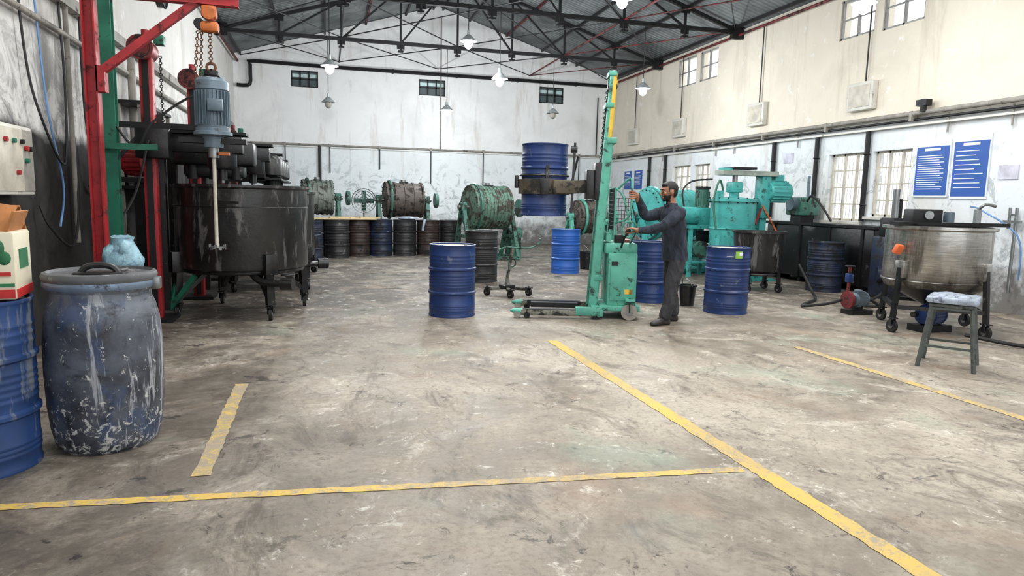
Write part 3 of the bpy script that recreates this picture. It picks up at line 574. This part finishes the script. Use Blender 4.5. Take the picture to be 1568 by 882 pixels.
for y in(-1.2,-.4,.4,1.2): b.box((-.24,y,.6),(.02,.06,1.0),blkm); b.box((0,y,.05),(.4,.08,.1),blkm)
b.done()
b=Bd('small_dispenser_machine',(8.75,9.0,0)); b.box((0,0,.5),(.4,.45,1.0),bluedark,bev=.03); b.box((0,0,1.15),(.3,.3,.3),blkm,bev=.03); b.cyl((-.05,-.05,1.3),(-.05,-.05,1.75),.05,steel); b.cyl((.1,0,1.25),(.1,0,1.6),.03,blkm); b.cyl((-.25,0,.4),(.1,-.2,.4),.12,bluedark); b.done()
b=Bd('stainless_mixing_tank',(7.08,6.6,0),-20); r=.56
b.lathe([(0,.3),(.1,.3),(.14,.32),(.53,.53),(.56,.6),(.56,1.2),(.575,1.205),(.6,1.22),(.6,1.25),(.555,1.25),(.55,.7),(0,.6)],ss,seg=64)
b.torus((0,0,.61),.565,.012,ss,seg=56)
for i in range(4):
    a=.5+math.pi/2*i; c,s_=math.cos(a),math.sin(a); b.bar((.6*c,.6*s_,.82),(.66*c,.66*s_,.16),.05,.05,blk); b.box((.58*c,.58*s_,.75),(.1,.12,.2),ss,(0,0,math.degrees(a)),.01); b.caster((.66*c,.66*s_,0),.075)
pts=[(.64*math.cos(.5+math.pi/2*i),.64*math.sin(.5+math.pi/2*i),.3) for i in range(5)]
for p,q in zip(pts,pts[1:]): b.bar(p,q,.045,.045,blk)
b.box((.12,-.02,1.275),(1.5,.14,.045),blkm,(0,0,14)); b.box((.1,.1,1.27),(1.1,.5,.02),blkm,(0,0,14)); b.box((-.2,0,1.36),(.34,.26,.18),blkm,bev=.02); b.cyl((-.2,-.14,1.38),(-.2,-.16,1.38),.05,steel,seg=20)
b.cyl((.1,0,1.3),(.1,0,1.42),.06,motorb); b.cyl((0,0,.36),(0,0,.2),.05,ss); b.cyl((0,0,.22),(-.3,-.2,.2),.035,ss); b.box((.45,.05,1.36),(.06,.06,.2),steel); b.tube([(.45,.05,1.45),(.5,0,1.52),(.62,0,1.5)],.018,steel)
b.box((-.58,-.3,.98),(.12,.06,.12),orangebag,(20,10,30),.02)
b.done()
b=motor('blue_transfer_pump',(0,0,.2),(1,.3,0),.12,.34,blue,(6.98,6.5,0)); b.box((0,0,.04),(.42,.24,.08),blkm); b.box((0,0,.1),(.1,.14,.08),blkm); b.done()
b=motor('drain_pump',(0,0,.2),(1,.2,0),.1,.26,motorb,(7.02,7.72,0)); b.box((0,0,.03),(.34,.22,.06),blkm); b.box((0,0,.08),(.08,.12,.08),blkm); b.cyl((-.16,-.02,.2),(-.2,-.02,.2),.12,redd,seg=22); b.cyl((-.17,0,.28),(-.17,0,.66),.022,redd); b.torus((-.17,0,.66),.055,.009,bluedark); b.box((-.17,0,.5),(.08,.08,.12),blue,bev=.01); b.done()
for pts in([(7.5,9.6,.5),(7.55,9.3,.1),(7.3,8.9,.03),(6.95,8.6,.03),(6.6,8.3,.03),(6.68,7.9,.12),(6.78,7.74,.2)],[(6.9,5.95,.06),(7.1,5.5,.03),(7.4,5.2,.03),(7.9,5.3,.03),(8.4,5.8,.03)],[(8.45,8.8,.6),(8.3,8.6,.2),(7.9,8.5,.03),(7.6,8.2,.03),(7.4,7.75,.1),(7.24,7.76,.2)]): Bd('rubber_hose').tube(pts,.022,rubber,sm=8).done()
b=Bd('wall_cable',(XR,0,0)); b.tube([(-.05,8.2,1.5),(-.3,7.8,1.45),(-.2,7.3,1.1),(-.1,7.3,.5)],.012,cableb,sm=8); b.done()
b=Bd('wall_tap_pipe',(XR-.08,7.45,0)); b.cyl((0,0,0.3),(0,0,1.5),.022,steel); b.cyl((0,.1,1.2),(0,.1,1.5),.02,steel); b.bar((-.05,.05,1.4),(.05,.05,1.4),.02,.02,steel); b.box((0,.05,1.3),(.05,.25,.04),steel); b.done()
b=Bd('metal_stool',(5.6,4.98,0),38); sm=mat('stool_grey_metal',(92,98,96),.45,.4,.3,6,(50,54,52))
for sx in(-1,1):
    for sy in(-1,1): b.bar((sx*.155,sy*.155,.57),(sx*.22,sy*.22,0),.028,.028,sm)
for z,k in((.2,.2),(.55,.157)):
    for i in range(4):
        c=[(-k,-k),(k,-k),(k,k),(-k,k)]; p=c[i];q=c[(i+1)%4]; b.bar((*p,z),(*q,z),.02,.02,sm)
b.box((0,0,.58),(.36,.36,.03),sm,bev=.01); b.done()
b=Bd('wrapped_seat_cushion',(5.6,4.98,.595),38); b.box((0,0,.035),(.41,.41,.065),poly,bev=.025); b.ball((.02,.03,.06),(.17,.15,.03),poly,14,8); b.ball((-.1,-.1,.055),(.1,.08,.03),poly,10,6); b.done(ang=60,jit=.005)
b=Bd('drum_cart',(2.62,9.95,0),15)
for a,r_ in((2.6,.3),(5.9,.34),(4.4,.28)):
    b.bar((0,0,.12),(r_*math.cos(a),r_*math.sin(a),.1),.05,.04,legm); b.caster((r_*math.cos(a),r_*math.sin(a),0),.055)
b.box((0,0,.14),(.2,.16,.06),blk,bev=.01); b.bar((-.02,0,.14),(.1,.02,.72),.035,.035,legm); b.bar((.05,.0,.14),(.0,.02,.5),.02,.02,steel)
b.tube([(-.16,0,.7),(0,.02,.74),(.12,.02,.73),(.42,.04,.72),(.6,.04,.8),(.6,.04,.86)],.014,tealdirty); b.torus((.1,.02,.5),.06,.012,tealdirty,(0,1,0)); b.done()
# ------------------------------------------------------------------ stacker
b=Bd('drum_lift_stacker',(3.3,8.15,0),-16.3)
for sy in(-.36,.36):
    b.box((-.45,sy,.075),(.95,.1,.07),legm,bev=.008); b.box((-.55,sy,.112),(.7,.07,.01),blk)
    b.cyl((-.97,sy-.05,.045),(-.97,sy+.05,.045),.045,greyw,seg=16); b.cyl((-.85,sy-.05,.04),(-.85,sy+.05,.04),.04,blkm,seg=16); b.ball((-.96,sy,.085),(.1,.055,.035),teal)
b.box((.02,0,.1),(.14,.82,.12),teal,bev=.01); b.box((-.5,.0,.12),(.6,.12,.06),blk); b.box((-.5,.2,.12),(.7,.1,.05),blk); b.box((-.1,-.36,.1),(.3,.11,.1),teal,bev=.01)
L=3.03; a=math.radians(3.4); dx=math.sin(a)
def mp(z,x=0,y=0): return (x+dx*z-.03,y,z)
ydk=mat('mast_inner_dark',(84,90,64),.5,0,.3,8,(200,160,44),6,.45)
for sy in(-.17,.17):
    b.bar(mp(.05,.0,sy),mp(2.2,.0,sy),.05,.1,teal)
    b.bar(mp(.05,.05,sy*.9),mp(2.2,.05,sy*.9),.04,.03,teal)
    b.bar(mp(.3,-.03,sy*.72),mp(L,-.03,sy*.72),.035,.04,teal); b.bar(mp(2.2,.01,sy*.72),mp(L-.02,.01,sy*.72),.03,.05,yel)
for z,w in((2.2,.42),(.5,.4),(1.2,.38)): b.box(mp(z,.04,0),(.12,w,.07),teal,bev=.008)
for z in(L,2.65): b.box(mp(z-.02,-.02,0),(.1,.3,.06),teal,bev=.01)
b.cyl(mp(.2,.03,0),mp(1.9,.03,0),.035,teal); b.cyl(mp(1.9,.03,0),mp(2.9,.03,0),.02,steel); b.cyl(mp(2.86,0,-.06),mp(2.86,0,.06),.06,blkm); b.bar(mp(2.2,.03,0),mp(2.95,.03,0),.03,.06,yel); b.bar(mp(2.2,-.02,0),mp(2.9,-.02,0),.2,.015,ydk)
chain(b,mp(1.8,-.05,.05),mp(2.85,-.05,.05),blkm,34,.016)
arm=mat('arm_dirty_brown',(84,76,62),.5,0,.3,6,(34,32,28),5,.5)
zc=1.62
b.box((.0,0,zc+.08),(.1,.38,.46),blk,bev=.01); b.box((-.1,0,zc+.04),(.1,.34,.36),blk,bev=.01); b.bar((-.1,0,zc+.02),(-.37,0,zc),.2,.16,arm)
b.torus((-.67,0,zc+.14),.306,.012,blk,(0,0,1),40,6)
b.lathe([(.301,zc-.09),(.325,zc-.09),(.325,zc+.09),(.301,zc+.09),(.301,zc-.09)],arm,Matrix.Translation((-.67,0,0)),44)
for s1 in(-1,1): b.box((-.44,s1*.3,zc),(.3,.05,.16),arm,(0,0,-s1*30),.01)
b.box((-.67,-.335,zc),(.1,.03,.2),blk,bev=.01); b.box((-1.02,0,zc+.06),(.05,.1,.16),blk,bev=.01); b.cyl((-.64,-.33,zc+.08),(-.64,-.33,zc+.26),.02,legm)
b.bar((-.33,-.2,1.3),(-.31,-.2,2.16),.03,.03,blk); b.cyl((-.36,-.2,2.08),(-.28,-.2,2.08),.04,blk); b.bar((-.33,-.2,1.7),(-.26,-.1,2.0),.02,.02,blk)
b.box((.32,0,.5),(.36,.66,.66),teal,bev=.02); b.box((.32,-.335,.52),(.3,.01,.56),teal,bev=.004); b.box((.3,0,.88),(.4,.6,.14),teal,bev=.03); b.box((.3,0,.14),(.5,.7,.07),teal,bev=.01)
b.box((.35,0,.96),(.2,.3,.05),mat('panel_dark_red',(120,40,40),.5),bev=.01); b.box((.28,-.2,1.0),(.12,.12,.1),blkm,bev=.01); b.cyl((.34,.1,.97),(.34,.1,1.03),.03,red)
b.box((.14,-.1,1.02),(.06,.36,.1),teal); b.box((.22,-.342,.7),(.08,.006,.05),blkm); b.box((.4,-.342,.35),(.1,.006,.06),yel)
for i in range(11): y=-.3+i*.055; b.cyl((.2,y,1.1),(.2,y,1.62),.0035,blkm,seg=5)
for i in range(11): z=1.1+i*.052; b.cyl((.2,-.3,z),(.2,.27,z),.0035,blkm,seg=5)
for i in range(6): x=.2+i*.04; b.cyl((x,-.3,1.1),(x,-.3,1.5),.0035,blkm,seg=5)
for i in range(9): z=1.1+i*.05; b.cyl((.18,-.3,z),(.4,-.3,z),.0035,blkm,seg=5)
b.tube([(.2,-.3,1.05),(.2,-.3,1.62),(.2,.27,1.62),(.2,.27,1.05)],.012,teal,sm=1); b.tube([(.2,-.3,1.62),(.3,-.3,1.5),(.4,-.3,1.1),(.4,-.3,.9)],.012,teal,sm=4)
def loc(p):
    v=V(p)-V((3.3,8.15,0)); return tuple(Matrix.Rotation(math.radians(16.3),3,'Z')@v)
b.tube([loc((3.44,7.84,1.2)),loc((3.5,7.66,1.25)),loc((3.51,7.575,1.38)),loc((3.51,7.575,1.7)),loc((3.5,7.66,1.72)),loc((3.44,7.84,1.6))],.013,teal,sm=3)
b.tube([loc((3.5,7.78,.9)),loc((3.46,7.62,1.02)),loc((3.475,7.50,1.12)),loc((3.37,7.365,1.12))],.013,blkm,sm=3)
b.torus(loc((3.58,7.74,1.12)),.1,.012,teal,(0,1,.2)); b.tube([loc((3.6,7.74,.95)),loc((3.66,7.7,1.15)),loc((3.6,7.74,1.42))],.007,cable)
b.caster((.42,-.36,0),.1,greyw,ax=(.2,1,0),w=.06); b.caster((.42,.36,0),.1,greyw,ax=(.2,1,0),w=.06); b.box((.42,0,.24),(.12,.82,.05),teal,bev=.01); b.caster((.0,-.36,0),.05,blkm,ax=(0,1,0))
b.done()
ax=(-math.cos(math.radians(16.3)),math.sin(math.radians(16.3)))
drum('lifted_steel_drum',3.3+.67*ax[0],8.15+.67*ax[1],blue,z=1.26,lid=blackdrum)
# ------------------------------------------------------------------ lamps
def lamp(x,y,z,on,top,e):
    b=Bd('hanging_lamp',(x,y,z)); b.cyl((0,0,.2),(0,0,top-z),.008,cable,seg=6); b.cyl((0,0,.14),(0,0,.24),.035,galv,seg=16)
    b.lathe([(.035,.16),(.06,.14),(.17,.03),(.175,.02),(.165,.025),(.055,.13),(.03,.14)],galv,seg=28)
    b.ball((0,0,-.01),(.09,.09,.125),bulb if on else greyw,18,12); b.done()
    if on:
        l=bpy.data.lights.new('lamp_light','POINT'); l.energy=e; l.shadow_soft_size=.12; l.color=(.95,.98,1)
        o=bpy.data.objects.new('lamp_light',l); o.location=(x,y,z-.28); bpy.context.collection.objects.link(o)
for x,y,z,on,e in((.08,14.6,4.0,1,185),(3.59,14.6,3.98,1,170),(6.93,14.6,3.99,1,170),(2.9,14.6,4.7,1,170),(.06,18.6,3.8,0,0),(3.13,18.6,3.77,1,240),(6.12,18.6,3.85,0,0),(4.6,10.6,4.66,1,150)): lamp(x,y,z,on,5.42,e)
lamp(7.48,8.6,4.34,1,roofz(7.48)-.05,60)
def add_fill(x,y,z,e,sx=2.4,sy=1.0):  # unseen area light added overhead for fill, with a made-up fixture body
    b=Bd('added_fill_fixture',(x,y,z)); b.box((0,0,.05),(sx,sy,.06),white,bev=.01); b.cyl((0,0,.08),(0,0,5.42-z if z<5.4 else .1),.01,cable,seg=6); b.done()
    l=bpy.data.lights.new('added_fill_light','AREA'); l.shape='RECTANGLE'; l.size=sx; l.size_y=sy; l.energy=e; l.color=(1,.99,.97)
    o=bpy.data.objects.new('added_fill_light',l); o.location=(x,y,z); bpy.context.collection.objects.link(o)
for x in(.2,3.4,6.8):
    add_fill(x,2.6,5.2,110); add_fill(x,6.6,5.2,120)
for x in(1.8,5.2): add_fill(x,10.6,5.2,100)
w=bpy.data.worlds.new('world'); S.world=w; w.use_nodes=True; bg=w.node_tree.nodes['Background']; bg.inputs[0].default_value=(.94,.97,1,1); bg.inputs[1].default_value=1.8
# ------------------------------------------------------------------ the worker
def worker():
    sk=mat('skin_brown',(150,104,80),.55,0,.12,12); hair=mat('hair_black',(18,16,16),.6,0,.2,30); shirt=clothmat('shirt_dark_navy',(30,35,46),(50,56,70)); pants=clothmat('trousers_charcoal',(40,40,44),(60,60,64)); shoe=mat('shoe_dark',(52,48,48),.5,0,.3,8); eye=mat('eye_dark',(20,16,14),.2)
    b=Bd('worker_body')
    Y=lambda w:(0,w,0)
    X=lambda d:(d,0,0)
    cy=7.42
    R=[(4.035,.76,.15,.12),(4.035,.77,.192,.145),(4.035,.86,.188,.142),(4.028,.97,.178,.134),(4.012,1.1,.18,.132),(3.995,1.22,.192,.134),(3.98,1.32,.19,.118),(3.97,1.385,.155,.09),(3.962,1.42,.09,.07),(3.955,1.45,.06,.06),(3.945,1.53,.054,.058)]
    b.loft([((x,cy,z),Y(w),X(d)) for x,z,w,d in R],shirt,24)
    def limb(pts,rs,m=shirt): b.tube(pts,0,m,seg=16,sm=4,rs=rs); b.ball(pts[0],rs[0],m); b.ball(pts[-1],rs[-1],m)
    limb([(4.03,7.33,.86),(4.0,7.31,.66),(3.955,7.3,.47),(3.935,7.3,.3),(3.895,7.31,.12)],[.1,.097,.08,.075,.074],pants)
    limb([(4.05,7.51,.86),(4.06,7.52,.66),(4.06,7.53,.47),(4.09,7.53,.3),(4.12,7.54,.12)],[.1,.097,.08,.075,.074],pants)
    for hx,hy,dy in((3.9,7.31,-.03),(4.13,7.54,.0)):
        b.loft([((hx+.055,hy,.035),(0,.03,0),(0,0,.033)),((hx+.03,hy,.048),(0,.038,0),(0,0,.046)),((hx-.03,hy,.055),(0,.04,0),(0,0,.053)),((hx-.1,hy+dy*.5,.04),(0,.046,0),(0,0,.038)),((hx-.17,hy+dy,.03),(0,.042,0),(0,0,.028)),((hx-.205,hy+dy,.024),(0,.024,0),(0,0,.02))],shoe,16)
        limb([(hx,hy,.16),(hx-.01,hy,.06)],[.042,.04],shoe)
    WL=(3.535,7.39,1.125); WR=(3.6,7.6,1.53)
    limb([(3.975,7.25,1.34),(3.87,7.21,1.27),(3.745,7.215,1.175),(3.64,7.3,1.14),WL],[.08,.07,.06,.052,.036])
    limb([(3.975,7.59,1.34),(3.86,7.635,1.31),(3.745,7.655,1.29),(3.67,7.63,1.41),WR],[.08,.07,.06,.052,.036])
    def hand(w,c,f,a,n,thumbside):
        w=V(w);c=V(c);f=V(f).normalized();a=V(a).normalized();n=V(n).normalized()
        K=c+n*.03-f*.028
        b.loft([(w-f*.01,a*.026,n*.02),(w.lerp(K,.4),a*.036,n*.02),(w.lerp(K,.8),a*.042,n*.017),(K,a*.04,n*.014)],sk,14)
        for i,(o,L) in enumerate(((.036,.85),(.012,1.0),(-.012,.93),(-.036,.75))):
            P=[K+a*o*.9-f*.01]
            for t in (5,50,100,150,195*L+5):
                t=math.radians(t); P.append(c+a*o*1.1+(n*math.cos(t)+f*math.sin(t))*.025)
            b.tube(P,0,sk,seg=8,sm=3,rs=[.011,.0100,.0092,.0088,.0082,.007]); b.ball(P[-1],.0074,sk,8,6)
        s=thumbside; P=[w+a*s*.02-n*.008,c-f*.04-n*.02+a*s*.04,c-f*.012-n*.028+a*s*.035,c+f*.014-n*.025+a*s*.02]
        b.tube(P,0,sk,seg=8,sm=3,rs=[.015,.013,.011,.009]); b.ball(P[-1],.0095,sk,8,6)
    hand(WL,(3.435,7.445,1.12),(-.86,.5,-.05),(.5,.86,0),(0,0,1),1)
    hand(WR,(3.51,7.575,1.54),(-1,-.25,0),(0,0,1),(.25,-1,0),1)
    HC=V((3.915,cy,1.585)); RT=Euler((0,math.radians(-8),0)).to_matrix()
    def h(p): return tuple(HC+RT@V(p))
    b.ball(h((.012,0,.022)),(.098,.077,.092),sk,24,16); b.ball(h((-.022,0,-.045)),(.066,.056,.064),sk,20,12); b.ball(h((-.062,0,-.088)),(.026,.03,.02),sk); 
    b.tube([h((-.088,0,.02)),h((-.108,0,-.012)),h((-.104,0,-.028))],0,sk,seg=8,sm=2,rs=[.009,.013,.013]); b.ball(h((-.1,.012,-.026)),.008,sk,8,6); b.ball(h((-.1,-.012,-.026)),.008,sk,8,6)
    b.ball(h((-.082,0,.038)),(.016,.055,.012),sk); b.ball(h((-.083,0,-.05)),(.014,.024,.007),sk); b.ball(h((-.081,0,-.062)),(.014,.021,.007),sk)
    for s in(-1,1): b.ball(h((.008,s*.078,-.008)),(.02,.011,.032),sk); b.ball(h((-.07,s*.042,-.012)),(.02,.022,.018),sk)
    b.ball(h((.026,0,.038)),(.098,.083,.088),hair,24,16); b.ball(h((-.02,0,.08)),(.058,.062,.034),hair); b.ball(h((.05,0,-.01)),(.062,.072,.07),hair)
    b.torus((3.957,cy,1.43),.066,.015,shirt,(-.25,0,1),20,8)
    for s in(-1,1): b.loft([((3.9,cy+s*.02,1.405),(0,.03,0),(.008,0,.004)),((3.892,cy+s*.04,1.44),(0,.025,0),(.008,0,.004))],shirt,8)
    o=b.done(); rm=o.modifiers.new('r','REMESH'); rm.mode='VOXEL'; rm.voxel_size=.005; sm_=o.modifiers.new('s','SMOOTH'); sm_.iterations=2; sm_.factor=.4
    dg=bpy.context.evaluated_depsgraph_get(); me=bpy.data.meshes.new_from_object(o.evaluated_get(dg)); bpy.data.objects.remove(o)
    me.materials.clear()
    for m in(shirt,pants,sk,hair,shoe): me.materials.append(m)
    # cloth folds: read coordinates and normals once, displace, write back once
    from mathutils import noise as mn
    nv=len(me.vertices); cs=[0.0]*(nv*3); ns=[0.0]*(nv*3); me.vertices.foreach_get('co',cs); me.vertices.foreach_get('normal',ns)
    vWL=V(WL);vWR=V(WR)
    for i in range(nv):
        x,y,z=cs[3*i:3*i+3]
        if z>1.43 or z<.1: continue
        c=V((x,y,z))
        if (c-vWL).length<.13 or (c-vWR).length<.13: continue
        f=(1-abs(mn.noise(V((x*9,y*9,z*6+x*8))))*2)*.009-.004
        for j in range(3): cs[3*i+j]+=ns[3*i+j]*f
    me.vertices.foreach_set('co',cs); me.update()
    RTi=RT.inverted()
    fwL=(V((3.435,7.445,1.12))-V(WL)).normalized(); fwR=V((-1,-.25,0)).normalized()
    npoly=len(me.polygons); cen=[0.0]*(npoly*3); me.polygons.foreach_get('center',cen); idx=[0]*npoly
    for i in range(npoly):
        c=V(cen[3*i:3*i+3]); k=0
        if c.z<.075 or (c.z<.1 and (c.x<3.83)): k=4
        elif c.z<.785: k=1
        elif (c-vWL).dot(fwL)>.0 and (c-vWL).length<.2: k=2
        elif (c-vWR).dot(fwR)>.0 and (c-vWR).length<.2: k=2
        elif c.z>1.45 and (c-HC).length<.2:
            q=RTi@(c-HC); k=2
            if q.z>.066 or (q.x>-.03+.5*max(0,-q.z) and q.z>-.0 ) or (q.x>.03 and q.z>-.075): k=3
            if abs(q.y)>.07 and -.045<q.z<.03 and -.02<q.x<.03: k=2
            if q.z<-.035 and q.x<.0 and not(-.072<q.z<-.045 and abs(q.y)<.024 and q.x<-.08) and q.z>-.125: k=3
            if -.036>q.z>-.044 and q.x<-.09: k=3
            if q.x>-.01 and q.z<-.08: k=2
            if abs(q.z-.04)<.006 and q.x<-.075 and abs(q.y)>.012: k=3
            if c.z<1.455: k=0
        idx[i]=k
    me.polygons.foreach_set('material_index',idx); me.polygons.foreach_set('use_smooth',[True]*npoly); me.update()
    par=bpy.data.objects.new('worker_man',None); bpy.context.collection.objects.link(par)
    bo=bpy.data.objects.new('body',me); bpy.context.collection.objects.link(bo); bo.parent=par
    e=Bd('eyes')
    for s in(-1,1): e.ball(h((-.079,s*.03,.012)),(.008,.012,.006),white,10,8); e.ball(h((-.085,s*.03,.012)),(.004,.007,.006),eye,8,6)
    eo=e.done(); eo.parent=par
worker()
# ------------------------------------------------------------------ camera
yaw=math.radians(15.2);p=math.radians(7.36);r=math.radians(1.3)
fw=V((math.sin(yaw)*math.cos(p),math.cos(yaw)*math.cos(p),-math.sin(p))); rt=V((math.cos(yaw),-math.sin(yaw),0)); up=rt.cross(fw)
r2=rt*math.cos(r)+up*math.sin(r); u2=up*math.cos(r)-rt*math.sin(r)
cd=bpy.data.cameras.new('camera'); cd.sensor_width=36; cd.lens=24.0; cam=bpy.data.objects.new('camera',cd); bpy.context.collection.objects.link(cam)
m=Matrix((r2,u2,-fw)).transposed().to_4x4(); m.translation=V((0,0,1.45)); cam.matrix_world=m; S.camera=cam
